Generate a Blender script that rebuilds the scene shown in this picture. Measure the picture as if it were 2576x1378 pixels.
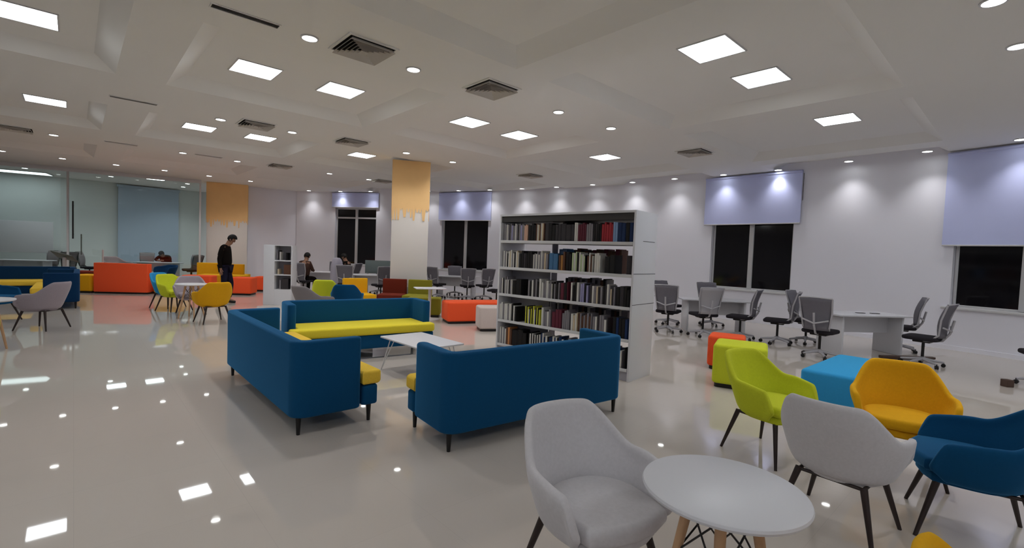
import bpy, bmesh, math, random
from mathutils import Vector, Matrix
for o in list(bpy.data.objects): bpy.data.objects.remove(o)
sc = bpy.context.scene; COL = sc.collection
PI = math.pi; rad = math.radians
random.seed(7)

# ------------------------------------------------------------------ camera
W_, H_ = 2576, 1378
FPX, PITCH, ROLL, EYE = 1205.5, rad(2.3977), rad(2.1745), 1.6
cam_d = bpy.data.cameras.new('camera'); cam = bpy.data.objects.new('camera', cam_d); COL.objects.link(cam)
cam_d.sensor_width = 36; cam_d.lens = FPX/W_*36; cam_d.clip_start = 0.05; cam_d.clip_end = 200
_R = Vector((1,0,0)); _F = Vector((0,math.cos(PITCH),-math.sin(PITCH))); _U = Vector((0,math.sin(PITCH),math.cos(PITCH)))
_cx = _R*math.cos(ROLL)+_U*math.sin(ROLL); _cy = -_R*math.sin(ROLL)+_U*math.cos(ROLL)
m = Matrix((_cx,_cy,-_F)).transposed().to_4x4(); m.translation = (0,0,EYE)
cam.matrix_world = m; sc.camera = cam
def at(x, y, z):
    """ point of the photograph (pixels) on the horizontal plane at height z -> world (x, y) """
    u = x-W_/2; v = y-H_/2; r = ROLL
    X = u*math.cos(r)+v*math.sin(r); D = -u*math.sin(r)+v*math.cos(r); p = PITCH
    Y = FPX*math.cos(p)-D*math.sin(p); Z = -FPX*math.sin(p)-D*math.cos(p)
    t = (z-EYE)/Z; return (X*t, Y*t)
def atd(x, dep):
    """ world x of picture column x (near the horizon) at depth dep """
    return (x-1288)/FPX*dep

# ------------------------------------------------------------------ world / exposure
wd = bpy.data.worlds.new('world'); sc.world = wd; wd.use_nodes = True
wd.node_tree.nodes['Background'].inputs[0].default_value = (0.01,0.012,0.02,1)
wd.node_tree.nodes['Background'].inputs[1].default_value = 1.0
sc.view_settings.view_transform = 'Standard'; sc.view_settings.look = 'None'
sc.view_settings.gamma = 1; sc.view_settings.exposure = 0.0; sc.view_settings.use_curve_mapping = False
sc.cycles.max_bounces = 8; sc.cycles.caustics_refractive = False; sc.cycles.caustics_reflective = False
PANEL_E = 13.5; DOWN_E = 14.0; SPOT_W = 85.0; ROW_W = 43.0

# ------------------------------------------------------------------ materials
def lin(c):
    return tuple((x/255/12.92 if x/255 <= .04045 else ((x/255+.055)/1.055)**2.4) for x in c)
def mat(name, rgb, rough=.6, spec=.5, metal=0, noise=0.0, nscale=20, bump=0.0, bscale=200, emit=None, es=0, sheen=0):
    m = bpy.data.materials.new(name); m.use_nodes = True; nt = m.node_tree; b = nt.nodes['Principled BSDF']
    c = lin(rgb)+(1,)
    b.inputs['Base Color'].default_value = c; b.inputs['Roughness'].default_value = rough
    b.inputs['Specular IOR Level'].default_value = spec; b.inputs['Metallic'].default_value = metal
    if sheen: b.inputs['Sheen Weight'].default_value = sheen
    if noise or bump:
        tc = nt.nodes.new('ShaderNodeTexCoord')
    if noise:
        n = nt.nodes.new('ShaderNodeTexNoise'); n.inputs['Scale'].default_value = nscale; n.inputs['Detail'].default_value = 3
        nt.links.new(tc.outputs['Object'], n.inputs['Vector'])
        mx = nt.nodes.new('ShaderNodeMix'); mx.data_type = 'RGBA'
        mx.inputs['A'].default_value = tuple(x*(1-noise) for x in c[:3])+(1,)
        mx.inputs['B'].default_value = tuple(min(1,x*(1+noise)) for x in c[:3])+(1,)
        nt.links.new(n.outputs['Fac'], mx.inputs['Factor']); nt.links.new(mx.outputs['Result'], b.inputs['Base Color'])
    if bump:
        n2 = nt.nodes.new('ShaderNodeTexNoise'); n2.inputs['Scale'].default_value = bscale
        nt.links.new(tc.outputs['Object'], n2.inputs['Vector'])
        bp = nt.nodes.new('ShaderNodeBump'); bp.inputs['Strength'].default_value = bump; bp.inputs['Distance'].default_value = .003
        nt.links.new(n2.outputs['Fac'], bp.inputs['Height']); nt.links.new(bp.outputs['Normal'], b.inputs['Normal'])
    if emit:
        b.inputs['Emission Color'].default_value = lin(emit)+(1,); b.inputs['Emission Strength'].default_value = es
    return m
def fabric(name, rgb, sheen=.25):
    m = mat(name, rgb, .9, .15, noise=.08, nscale=60, bump=.25, bscale=500, sheen=sheen); b = m.node_tree.nodes['Principled BSDF']
    b.inputs['Sheen Roughness'].default_value = .35; b.inputs['Sheen Tint'].default_value = lin(tuple(min(255,c*1.3+60) for c in rgb))+(1,); return m
M = dict(
  floor=None,
  ceiling=mat('ceiling_paint', (233,232,230), .85, .2, noise=.02, nscale=.7),
  wall=mat('wall_paint', (238,238,248), .8, .2, noise=.015, nscale=.6),
  wall_blue=mat('glass_room_wall_paint', (222,228,228), .8, .2, noise=.02, nscale=.5),
  wall_panel=mat('blue_grey_panel', (176,194,214), .8, .2, noise=.03, nscale=2),
  blind=mat('blind_fabric', (204,211,252), .9, .1, noise=.02, nscale=4),
  white=mat('white_laminate', (214,214,220), .35, .4, noise=.01, nscale=5),
  white_metal=mat('white_metal', (205,205,208), .3, .5, noise=.01, nscale=8),
  shelf_grey=mat('shelf_metal', (165,163,172), .4, .4, noise=.02, nscale=8),
  shelf_dark=mat('shelf_dark_top', (62,60,60), .6, .3, noise=.05, nscale=6),
  pane=mat('night_glass', (16,15,18), .08, .5, noise=.1, nscale=1.0),
  orange_paint=mat('orange_column_paint', (250,206,146), .8, .2, noise=.06, nscale=3),
  col_white=mat('column_white_paint', (228,224,220), .8, .2, noise=.015, nscale=1),
  blue=fabric('blue_fabric', (12,72,114), .9), navy=fabric('navy_fabric', (10,48,84), .7), sky=fabric('sky_blue_vinyl', (52,150,208)),
  yellow=fabric('yellow_fabric', (226,166,26)), lime=fabric('lime_fabric', (204,212,52)), grey=fabric('grey_fabric', (206,203,207)),
  cushion_yellow=fabric('cushion_yellow_fabric', (240,198,70)),
  yellow_lime=fabric('lemon_fabric', (232,212,60)),
  mauve=fabric('mauve_grey_fabric', (160,150,158)), dgrey=fabric('dark_grey_fabric', (132,126,128)), orange=fabric('orange_fabric', (246,92,52)), rust=fabric('rust_fabric', (104,38,24)),
  olive=fabric('olive_fabric', (132,126,40)), white_vinyl=fabric('white_vinyl', (205,190,184)),
  black=mat('black_metal', (22,19,20), .4, .4, noise=.05, nscale=8), dwood=mat('dark_stained_wood', (44,32,30), .45, .4, noise=.25, nscale=14),
  wood=mat('pale_beech_wood', (196,158,122), .5, .3, noise=.15, nscale=12),
  mesh_grey=mat('grey_mesh_back', (112,110,118), .8, .2, noise=.06, nscale=30, bump=.3, bscale=300),
  seat_dark=mat('dark_seat_fabric', (42,39,44), .9, .15, noise=.06, nscale=30),
  chair_frame=mat('pale_grey_plastic', (172,170,176), .4, .4, noise=.02, nscale=8),
  vent=mat('vent_metal', (214,208,202), .6, .3, noise=.03, nscale=10), vent_dark=mat('vent_duct', (30,27,25), .9, .1, noise=.1, nscale=5),
  skin=mat('skin', (150,112,92), .6, .3, noise=.04, nscale=8), hair=mat('black_hair', (16,13,13), .7, .3, noise=.2, nscale=60),
  black_cloth=mat('black_cloth', (20,15,14), .95, .1, noise=.1, nscale=30), navy_cloth=mat('dark_navy_denim', (32,30,48), .95, .1, noise=.1, nscale=30),
  brown_cloth=mat('brown_cloth', (72,52,46), .95, .1, noise=.1, nscale=30), grey_cloth=mat('grey_cloth', (96,92,92), .95, .1, noise=.1, nscale=30),
  light_cloth=mat('pale_grey_cloth', (172,168,182), .95, .1, noise=.04, nscale=20),
  screen=mat('grey_screen', (104,116,116), .3, .5, noise=.04, nscale=3), brown=mat('brown_board', (84,66,58), .7, .3, noise=.2, nscale=10),
  green_grey=mat('green_grey_laminate', (78,84,76), .5, .4, noise=.05, nscale=6),
  emit=mat('light_panel', (240,240,245), .5, .2, emit=(246,252,255), es=PANEL_E),
  emit_soft=mat('light_strip', (240,240,245), .5, .2, emit=(240,250,252), es=2.5),
  emit_small=mat('downlight_lens', (240,240,245), .5, .2, emit=(250,253,250), es=DOWN_E),
)
def floor_mat():
    m = bpy.data.materials.new('polished_floor_tile'); m.use_nodes = True; nt = m.node_tree; b = nt.nodes['Principled BSDF']
    tc = nt.nodes.new('ShaderNodeTexCoord'); mp = nt.nodes.new('ShaderNodeMapping'); mp.inputs['Rotation'].default_value = (0,0,rad(-42.5))
    br = nt.nodes.new('ShaderNodeTexBrick'); br.offset = 0; br.inputs['Scale'].default_value = 1
    br.inputs['Brick Width'].default_value = .8; br.inputs['Row Height'].default_value = .8; br.inputs['Mortar Size'].default_value = .0012
    base = lin((198,189,181))
    br.inputs['Color1'].default_value = base+(1,); br.inputs['Color2'].default_value = tuple(x*1.015 for x in base)+(1,)
    br.inputs['Mortar'].default_value = tuple(x*.9 for x in base)+(1,)
    nt.links.new(tc.outputs['Object'], mp.inputs['Vector']); nt.links.new(mp.outputs['Vector'], br.inputs['Vector'])
    nt.links.new(br.outputs['Color'], b.inputs['Base Color'])
    n = nt.nodes.new('ShaderNodeTexNoise'); n.inputs['Scale'].default_value = .8
    nt.links.new(tc.outputs['Object'], n.inputs['Vector'])
    mr = nt.nodes.new('ShaderNodeMapRange'); mr.inputs['To Min'].default_value = .02; mr.inputs['To Max'].default_value = .04
    nt.links.new(n.outputs['Fac'], mr.inputs['Value']); nt.links.new(mr.outputs['Result'], b.inputs['Roughness'])
    b.inputs['Specular IOR Level'].default_value = .5
    return m
M['floor'] = floor_mat()
def glass_mat():
    m = bpy.data.materials.new('partition_glass'); m.use_nodes = True; nt = m.node_tree
    nt.nodes.remove(nt.nodes['Principled BSDF']); out = nt.nodes['Material Output']
    tr = nt.nodes.new('ShaderNodeBsdfTransparent'); tr.inputs[0].default_value = lin((242,248,247))+(1,)
    gl = nt.nodes.new('ShaderNodeBsdfGlossy'); gl.inputs['Roughness'].default_value = .03
    fr = nt.nodes.new('ShaderNodeFresnel'); fr.inputs['IOR'].default_value = 1.5
    mx = nt.nodes.new('ShaderNodeMixShader'); nt.links.new(fr.outputs[0], mx.inputs[0]); nt.links.new(tr.outputs[0], mx.inputs[1]); nt.links.new(gl.outputs[0], mx.inputs[2])
    nt.links.new(mx.outputs[0], out.inputs[0]); return m
M['glass'] = glass_mat()

# ------------------------------------------------------------------ mesh helpers
class MB:
    def __init__(s): s.bm = bmesh.new()
    def add(s, tmp, T=None):
        if T is not None: bmesh.ops.transform(tmp, matrix=T, verts=tmp.verts)
        me = bpy.data.meshes.new('t'); tmp.to_mesh(me); tmp.free(); s.bm.from_mesh(me); bpy.data.meshes.remove(me); return s
    def box(s, x0, x1, y0, y1, z0, z1, bev=0, seg=2, T=None):
        t = bmesh.new(); bmesh.ops.create_cube(t, size=1)
        for v in t.verts: v.co = Vector(((x0+x1)/2+v.co.x*(x1-x0), (y0+y1)/2+v.co.y*(y1-y0), (z0+z1)/2+v.co.z*(z1-z0)))
        if bev: bmesh.ops.bevel(t, geom=t.edges[:], offset=bev, segments=seg, profile=.5, affect='EDGES')
        return s.add(t, T)
    def cyl(s, p0, p1, r0, r1=None, n=12, T=None):
        r1 = r0 if r1 is None else r1
        p0 = Vector(p0); p1 = Vector(p1); d = p1-p0; q = d.to_track_quat('Z','Y')
        t = bmesh.new(); bmesh.ops.create_cone(t, cap_ends=True, segments=n, radius1=r0, radius2=r1, depth=d.length)
        bmesh.ops.transform(t, matrix=Matrix.Translation((p0+p1)/2)@q.to_matrix().to_4x4(), verts=t.verts)
        return s.add(t, T)
    def tube(s, pts, r, n=8):
        for a, b in zip(pts, pts[1:]): s.cyl(a, b, r, r, n)
        for p in pts[1:-1]: s.ball(p, r, n)
        return s
    def ball(s, p, r, n=8, sc3=(1,1,1)):
        t = bmesh.new(); bmesh.ops.create_uvsphere(t, u_segments=max(n,6), v_segments=max(4,n//2+1), radius=r)
        bmesh.ops.transform(t, matrix=Matrix.Translation(p)@Matrix.Diagonal((*sc3,1)), verts=t.verts); return s.add(t)
    def lathe(s, prof, n=32, c=(0,0)):
        t = bmesh.new(); rings = []
        for r, z in prof:
            rings.append([t.verts.new((c[0]+max(r,1e-4)*math.cos(2*PI*i/n), c[1]+max(r,1e-4)*math.sin(2*PI*i/n), z)) for i in range(n)])
        for A, B in zip(rings, rings[1:]):
            for i in range(n): t.faces.new((A[i],A[(i+1)%n],B[(i+1)%n],B[i]))
        t.faces.new(rings[0][::-1]); t.faces.new(rings[-1]); bmesh.ops.recalc_face_normals(t, faces=t.faces[:]); return s.add(t)
    def prism(s, poly, z0, z1, bev=0, seg=3):
        t = bmesh.new(); a = [t.verts.new((x,y,z0)) for x,y in poly]; b = [t.verts.new((x,y,z1)) for x,y in poly]; n = len(poly)
        fb = t.faces.new(a[::-1]); ft = t.faces.new(b)
        for i in range(n): t.faces.new((a[i],a[(i+1)%n],b[(i+1)%n],b[i]))
        bmesh.ops.recalc_face_normals(t, faces=t.faces[:])
        if bev:
            ed = list({e for f in (fb,ft) for e in f.edges}); bmesh.ops.bevel(t, geom=ed, offset=bev, segments=seg, profile=.5, affect='EDGES')
        return s.add(t)
    def quad(s, *pts):
        s.bm.faces.new([s.bm.verts.new(p) for p in pts]); return s
    def build(s, name, m, parent=None, smooth=True, mods=()):
        me = bpy.data.meshes.new(name); bmesh.ops.recalc_face_normals(s.bm, faces=s.bm.faces[:]); s.bm.to_mesh(me); s.bm.free()
        if smooth:
            for p in me.polygons: p.use_smooth = True
            me.set_sharp_from_angle(angle=rad(38))
        me.materials.append(m); o = bpy.data.objects.new(name, me); COL.objects.link(o)
        if parent is not None: o.parent = parent
        for k, kw in mods:
            md = o.modifiers.new(k, k)
            for a_, v_ in kw.items(): setattr(md, a_, v_)
        return o
def thing(name, label, cat, loc=(0,0,0), rz=0, group=None):
    o = bpy.data.objects.new(name, None); COL.objects.link(o); o.empty_display_size = .1
    o.location = loc; o.rotation_euler = (0,0,rz); return tag(o, label, cat, group)
def tag(o, label, cat, group=None):
    o['label'] = label; o['category'] = cat
    if group: o['group'] = group
    return o
def struct(o): o['kind'] = 'structure'; return o
def children(o): return [c for c in bpy.data.objects if c.parent == o]
def dup(o, loc, rz, label, group=None, parts=None):
    def cp(x, par):
        c = x.copy(); COL.objects.link(c)
        if par is not None: c.parent = par
        for ch in kids.get(x.name, []): cp(ch, c)
        return c
    kids = {}
    def walk(x):
        ks = children(x); kids[x.name] = ks
        for k in ks: walk(k)
    walk(o); c = cp(o, None); c.location = loc; c.rotation_euler = (0,0,rz); c['label'] = label
    if group: c['group'] = group
    elif 'group' in c: del c['group']
    return c
_proto = {}
def put(key, maker, label, loc, rz, group=None):
    """ the first call makes the thing itself, later calls copy it with all its parts """
    if key not in _proto:
        o = maker(); _proto[key] = o; o.location = loc; o.rotation_euler = (0,0,rz); o['label'] = label
        if group: o['group'] = group
        return o
    return dup(_proto[key], loc, rz, label, group)
ORD = ['first','second','third','fourth','fifth','sixth','seventh','eighth','ninth','tenth','eleventh','twelfth','thirteenth','fourteenth','fifteenth','sixteenth','seventeenth','eighteenth','nineteenth','twentieth']

# ------------------------------------------------------------------ setting
HC, TR = 4.0, 4.16
GA = rad(42.5); E1 = Vector((math.cos(GA),math.sin(GA))); E2 = Vector((-math.sin(GA),math.cos(GA)))
def g2w(a, b): v = E1*a+E2*b; return (v.x, v.y)
CC = Vector((-12.215,-3.49)); RW = 24.88
def arc(deg, r=RW): return (CC.x+r*math.cos(rad(deg)), CC.y+r*math.sin(rad(deg)))

f = MB().box(-30,14,-8,27,-.2,0).build('floor', M['floor'], smooth=False); struct(f)

# ceiling with raised trays, laid out on the building grid
t1 = [(-6.65,-3.35),(-2.8,.45),(1.05,4.25),(4.85,8.1),(8.65,11.9),(12.45,15.7)]
t2 = [(-8.7,-5.6),(-3.8,-.5),(1.3,4.7),(6.3,9.2),(11.4,14.2),(16.5,19.2)]
b1 = sorted({-26,30,*[v for t in t1 for v in t]}); b2 = sorted({-14,44,*[v for t in t2 for v in t]})
cm = MB()
for i in range(len(b1)-1):
    for j in range(len(b2)-1):
        a0,a1,c0,c1 = b1[i],b1[i+1],b2[j],b2[j+1]
        mx, my = g2w((a0+a1)/2,(c0+c1)/2)
        if (a0,a1) in t1 and (c0,c1) in t2 and not (c0 > 16 and a0 < -3):
            k = .24
            top = [g2w(a0+k,c0+k),g2w(a1-k,c0+k),g2w(a1-k,c1-k),g2w(a0+k,c1-k)]; bot = [g2w(a0,c0),g2w(a1,c0),g2w(a1,c1),g2w(a0,c1)]
            cm.quad(*[(x,y,TR) for x,y in top])
            for q in range(4):
                r_ = (q+1)%4
                cm.quad((*bot[q],HC),(*bot[r_],HC),(*top[r_],TR),(*top[q],TR))
        else:
            cm.quad(*[(*g2w(a,b),HC) for a,b in ((a0,c0),(a1,c0),(a1,c1),(a0,c1))])
ce = cm.build('ceiling', M['ceiling'], smooth=False); struct(ce)

# curved outer wall with window openings
TH = .28
WIN = [(75.3,79.8),(63.2,68.1),(39.1,44.0),(27.3,32.0),(15.3,20.0)]
SILL, WTOP = .86, 3.32
angs = set()
a = -12.0
while a < 84: angs.add(round(a,3)); a += 1.5
angs.add(84.0)
angs = {x for x in angs if not any(lo-.4 < x < hi+.4 for lo,hi in WIN)}
for lo,hi in WIN: angs |= {lo,hi}
angs = sorted(angs)
wb = MB()
def slab(a0,a1,z0,z1):
    p = [arc(a0),arc(a1),arc(a1,RW+TH),arc(a0,RW+TH)]
    wb.prism(p,z0,z1)
for a0,a1 in zip(angs,angs[1:]):
    if any(abs(lo-a0)<.01 for lo,hi in WIN): slab(a0,a1,0,SILL); slab(a0,a1,WTOP,HC+.3)
    else: slab(a0,a1,0,HC+.3)
struct(wb.build('wall_right', M['wall'], smooth=False))
bb = MB()
for a0,a1 in zip(angs,angs[1:]): bb.prism([arc(a0,RW-.015),arc(a1,RW-.015),arc(a1,RW),arc(a0,RW)],0,.09)
struct(bb.build('baseboard_right', M['wall'], smooth=False))

def wall_seg(name, p, q, z0=0, z1=HC+.3, th=.2, m='wall'):
    p = Vector(p); q = Vector(q); d = (q-p).normalized(); n = Vector((-d.y,d.x))*th
    return struct(MB().prism([tuple(p),tuple(q),tuple(q+n),tuple(p+n)],z0,z1).build(name, M[m], smooth=False))
P84 = arc(84)
wall_seg('wall_back', (P84[0]+.02,P84[1]+.06), (-12.0,19.6), th=-.2)
# behind and left of the camera
wall_seg('wall_left', (-19.2,14.2), (-19.2,-8), th=-.2)
wall_seg('wall_front', (-19.2,-7.8), (12.6,-7.8), th=-.2)

def make_window(k, lo, hi, transom=None):
    mid = (lo+hi)/2; c = Vector(arc(mid)); az = rad(mid)
    w = 2*RW*math.sin(rad((hi-lo)/2))
    o = bpy.data.objects.new('window_%d'%k, None); COL.objects.link(o); struct(o)
    o.location = (c.x,c.y,0); o.rotation_euler = (0,0,az+PI/2)      # local x along wall, local -y outwards
    y = -.13; h = w/2; fw = .055
    fr = MB().box(-h,h,y-.03,y+.03,SILL,SILL+fw,.006).box(-h,h,y-.03,y+.03,WTOP-fw,WTOP,.006).box(-h,-h+fw,y-.03,y+.03,SILL,WTOP,.006).box(h-fw,h,y-.03,y+.03,SILL,WTOP,.006)
    fr.build('window_frame', M['white_metal'], o)
    MB().box(-.06,.06,y-.04,y+.05,SILL+.02,WTOP-.02,.008).build('mullion', M['white_metal'], o)
    if transom: MB().box(-h+.02,h-.02,y-.035,y+.045,transom-.035,transom+.035,.006).build('transom_bar', M['white_metal'], o)
    MB().box(-h+.03,-.03,y-.01,y+.01,SILL+.02,WTOP-.02).build('pane', M['pane'], o)
    MB().box(.03,h-.03,y-.01,y+.01,SILL+.02,WTOP-.02).build('pane', M['pane'], o)
    MB().box(-h-.12,h+.12,-.12,.09,SILL-.04,SILL+.012,.01).build('sill', M['white_metal'], o)
    return o
for k,(lo,hi) in enumerate(WIN[:4]): make_window(k+1, lo, hi, 2.9 if k == 0 else None)
make_window(5, *WIN[4])

def blind(lo, hi, zb, label, zt=3.985, chain=False):
    mid = (lo+hi)/2; c = Vector(arc(mid)); w = 2*RW*math.sin(rad((hi-lo)/2))/2
    o = thing('roller_blind', label, 'blind', (c.x,c.y,zb), rad(mid)+PI/2)
    sag = RW-RW*math.cos(rad((hi-lo)/2)); y = .05+sag
    MB().box(-w,w,y-.006,y+.006,0,zt-zb-.05).build('blind_fabric', M['blind'], o)
    MB().box(-w,w,y-.014,y+.014,-.03,0,.006).build('bottom_bar', M['white_metal'], o)
    MB().cyl((-w,y,zt-zb-.05),(w,y,zt-zb-.05),.035).build('roller', M['blind'], o)
    if chain: MB().cyl((-w-.03,y,.55),(-w-.03,y,zt-zb-.1),.006,n=6).build('pull_chain', M['black'], o)
blind(38.75,44.5,2.66,'wide lavender roller blind half down over the double window beside the tall bookcase', chain=True)
blind(27.0,32.4,2.12,'lavender roller blind at the far right edge, lowered furthest over its window')
blind(62.9,68.4,2.87,'pale lavender roller blind above the window right of the orange-topped column')
blind(75.0,80.1,3.36,'narrow rolled-up blind above the tall window with a transom bar')

# glass partition and the room behind it
GP0, GP1 = Vector((-12.15,18.66)), Vector((-19.2,14.42))
gd = (GP1-GP0).normalized(); gl = (GP1-GP0).length; gaz = math.atan2(gd.y,gd.x)
gp = bpy.data.objects.new('wall_glass', None); COL.objects.link(gp); struct(gp); gp.location = (GP0.x,GP0.y,0); gp.rotation_euler = (0,0,gaz)
MB().box(0,gl,-.04,.04,3.86,4.0,.005).build('head_rail', M['white_metal'], gp)
MB().box(0,gl,-.03,.03,0,.08,.005).build('bottom_rail', M['white_metal'], gp)
posts = [.03,3.87,gl-.03]
for p_ in posts: MB().box(p_-.03,p_+.03,-.035,.035,.05,3.9,.004).build('post', M['white_metal'], gp)
for a0,a1 in zip(posts,posts[1:]): MB().box(a0+.03,a1-.03,-.006,.006,.06,3.88).build('pane', M['glass'], gp)
MB().cyl((3.72,.1,1.55),(3.72,.1,2.85),.022,n=10).cyl((3.72,.0,1.7),(3.72,.1,1.7),.012).cyl((3.72,.0,2.7),(3.72,.1,2.7),.012).build('door_handle', M['black'], gp)
MB().cyl((3.5,.1,1.0),(3.5,.1,1.72),.016,n=10).cyl((3.5,.0,1.1),(3.5,.1,1.1),.01).cyl((3.5,.0,1.6),(3.5,.1,1.6),.01).build('door_handle', M['green_grey'], gp)
rp = [(-24,16.6),(-18.4,19.5),(-15.1,23.2),(-11.9,21.9)]
wall_seg('wall_glassroom_left', rp[0], rp[1], th=.2, m='wall_blue'); wall_seg('wall_glassroom_back', rp[1], rp[2], th=.2, m='wall_blue')
wall_seg('wall_glassroom_right', rp[2], rp[3], th=.2, m='wall_blue'); wall_seg('wall_glassroom_side', (-12.0,19.7), rp[3], th=.15, m='wall_blue')
wall_seg('wall_glassroom_end', (-19.3,14.2), (-24,16.6), th=.15, m='wall_blue')

# columns
def column(label, cx, cy, w, d, az, ztop, zdrip, n, group=None):
    o = thing('column', label, 'column', (cx,cy,0), az)
    MB().box(-w/2,w/2,-d/2,d/2,0,HC,.012,2).build('shaft', M['col_white'], o)
    k = .012
    fr = MB().box(-w/2-k,w/2+k,-d/2-k,d/2+k,zdrip,ztop-.001,.008,2)
    rr = random.Random(n)
    for (sx, L, horiz) in ((-1,w,True),(1,w,True),(-1,d,False),(1,d,False)):
        x = -L/2
        while x < L/2-.02:
            ww = rr.uniform(.05,.13); ww = min(ww, L/2-x); ln = rr.choice([.05,.1,.16,.24,.32])
            a = [(x,zdrip+.01),(x+ww,zdrip+.01),(x+ww*.72,zdrip-ln),(x+ww*.3,zdrip-ln)]
            t = bmesh.new()
            y0, y1 = (d/2, d/2+k) if horiz else (w/2, w/2+k)
            A = [t.verts.new((p[0], sx*y0, p[1]) if horiz else (sx*y0, p[0], p[1])) for p in a]
            B = [t.verts.new((p[0], sx*y1, p[1]) if horiz else (sx*y1, p[0], p[1])) for p in a]
            t.faces.new(A); t.faces.new(B[::-1])
            for q in range(4): t.faces.new((A[q],A[(q+1)%4],B[(q+1)%4],B[q]))
            fr.add(t); x += ww
    fr.build('painted_band', M['orange_paint'], o, smooth=False)
    return o
column('square white column with ragged orange paint down its top, near the middle of the hall', -2.93, 13.5, .98, .98, rad(14), HC, 2.72, 3)
column('square white column with ragged orange top beside the glass partition', -11.75, 19.75, 1.42, .8, rad(27), HC, 2.55, 5)

# ------------------------------------------------------------------ ceiling fittings
def mk_panel():
    o = thing('ceiling_light', '', 'ceiling light')
    fm = MB(); r = .3; k = .018
    for (x0,x1,y0,y1) in ((-r,r,-r,-r+k),(-r,r,r-k,r),(-r,-r+k,-r+k,r-k),(r-k,r,-r+k,r-k)): fm.box(x0,x1,y0,y1,-.012,0)
    fm.build('frame', M['white_metal'], o, smooth=False)
    MB().box(-r+k,r-k,-r+k,r-k,-.008,-.001).build('diffuser', M['emit'], o, smooth=False); return o
def mk_down(w=None):
    o = thing('downlight', '', 'downlight')
    MB().lathe([(.1,0),(.1,-.012),(.082,-.014),(.08,-.004)],20).build('trim_ring', M['white_metal'], o)
    MB().lathe([(.08,-.002),(.08,-.008)],20).build('lens', M['emit_small'], o)
    l = bpy.data.lights.new('beam','SPOT'); l.energy = w or SPOT_W; l.spot_size = rad(98 if w else 130); l.spot_blend = 1; l.shadow_soft_size = .07; l.color = (1,.985,.97)
    lo = bpy.data.objects.new('beam', l); COL.objects.link(lo); lo.parent = o; lo.location = (0,0,-.03); return o
def mk_slot():
    o = thing('ceiling_vent', '', 'air vent')
    fm = MB(); a, b, k = .33, .06, .012
    for (x0,x1,y0,y1) in ((-a,a,-b,-b+k),(-a,a,b-k,b),(-a,-a+k,-b+k,b-k),(a-k,a,-b+k,b-k)): fm.box(x0,x1,y0,y1,-.01,0)
    fm.build('frame', M['ceiling'], o, smooth=False); MB().box(-.32,.32,-.05,.05,-.003,-.001).build('duct', M['vent_dark'], o, smooth=False)
    s = MB(); s.quad((-.32,-.02,-.012),(.32,-.02,-.012),(.32,-.012,-.002),(-.32,-.012,-.002)); s.quad((-.32,.012,-.012),(.32,.012,-.012),(.32,.02,-.002),(-.32,.02,-.002))
    s.build('louvre', M['vent'], o, smooth=False); return o
def mk_vent():
    o = thing('ceiling_vent', '', 'air vent')
    fm = MB(); r = .31; k = .03
    for (x0,x1,y0,y1) in ((-r,r,-r,-r+k),(-r,r,r-k,r),(-r,-r+k,-r+k,r-k),(r-k,r,-r+k,r-k)): fm.box(x0,x1,y0,y1,-.014,0)
    fm.build('frame', M['ceiling'], o, smooth=False)
    MB().box(-.28,.28,-.28,.28,-.002,-.001).build('duct', M['vent_dark'], o, smooth=False)
    s = MB()
    for i in range(6):
        ro = .275-i*.045; ri = ro-.03; zo, zi = -.055, -.012
        P = [(-1,-1),(1,-1),(1,1),(-1,1)]
        for q in range(4):
            a, b = P[q], P[(q+1)%4]
            s.quad((a[0]*ro,a[1]*ro,zo),(b[0]*ro,b[1]*ro,zo),(b[0]*ri,b[1]*ri,zi),(a[0]*ri,a[1]*ri,zi))
    s.build('louvre', M['vent'], o, smooth=False); return o
PZ = TR-.001
panels = [
 ((1790,124),'bright square ceiling light, nearer of the pair over the right side of the hall',1),((1915,196),'bright square ceiling light, farther of the pair over the right side of the hall',1),
 ((643,175),'square ceiling light, left one of the pair left of the largest ceiling vent',1),((857,227),'square ceiling light just beyond the largest ceiling vent, right one of its pair',1),
 ((1181,307),'square ceiling light above and left of the tall bookcase, left one of the pair',1),((1306,340),'square ceiling light above the tall bookcase, right one of the pair',1),
 ((115,253),'ceiling light near the left edge, alone above a row of dark vents',1),((501,320),'distant ceiling light over the left seating, left one of the pair',1),
 ((655,346),'distant ceiling light over the left seating, right one of the pair',1),((910,390),'ceiling light just left of the orange-topped column',1),
 ((1522,395),'small distant ceiling light right of the tall bookcase, in front of the curved wall',1),((2107,300),'thin-looking ceiling light above the double window with the lavender blind',1),
 ((60,35),'very bright ceiling light in the upper left corner',1),((1105,425),'ceiling light partly hidden behind the orange-topped column',1)]
for (px,lab,_) in panels:
    x,y = at(px[0],px[1],PZ); put('panel', mk_panel, lab, (x,y,PZ), GA, None)
for (px,lab) in (((295,439),'flat ceiling light behind the glass partition, left one of two'),((393,450),'flat ceiling light behind the glass partition, right one of two')):
    x,y = at(px[0],px[1],HC); put('panel', mk_panel, lab, (x,y,HC-.001), GA, None)
for i,(a,b) in enumerate([(2.6,-2.2),(6.4,-2.2),(10.2,-2.2),(-1.2,2.75),(-5,2.75),(-1.2,-2.2),(-5,-2.2),(-5,7.75),(2.6,-7.2),(-6.5,2.5),(-6.5,7.7),(-8.5,5.0),(-1.2,-7.2),(-5,12.7),(14,-2.2),(-3,5.2),(-3,.3),(-1.2,5.2),(-6.8,5.2)]):  # off-grid pairs are unseen lamps added to brighten the left side
    for s_ in (-.62,.62):
        x,y = g2w(a+s_,b); put('panel', mk_panel, 'unseen square ceiling light, grid lamps with added fill pairs, behind the camera', (x,y,PZ), GA, 'ceiling lights behind the camera')
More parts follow.
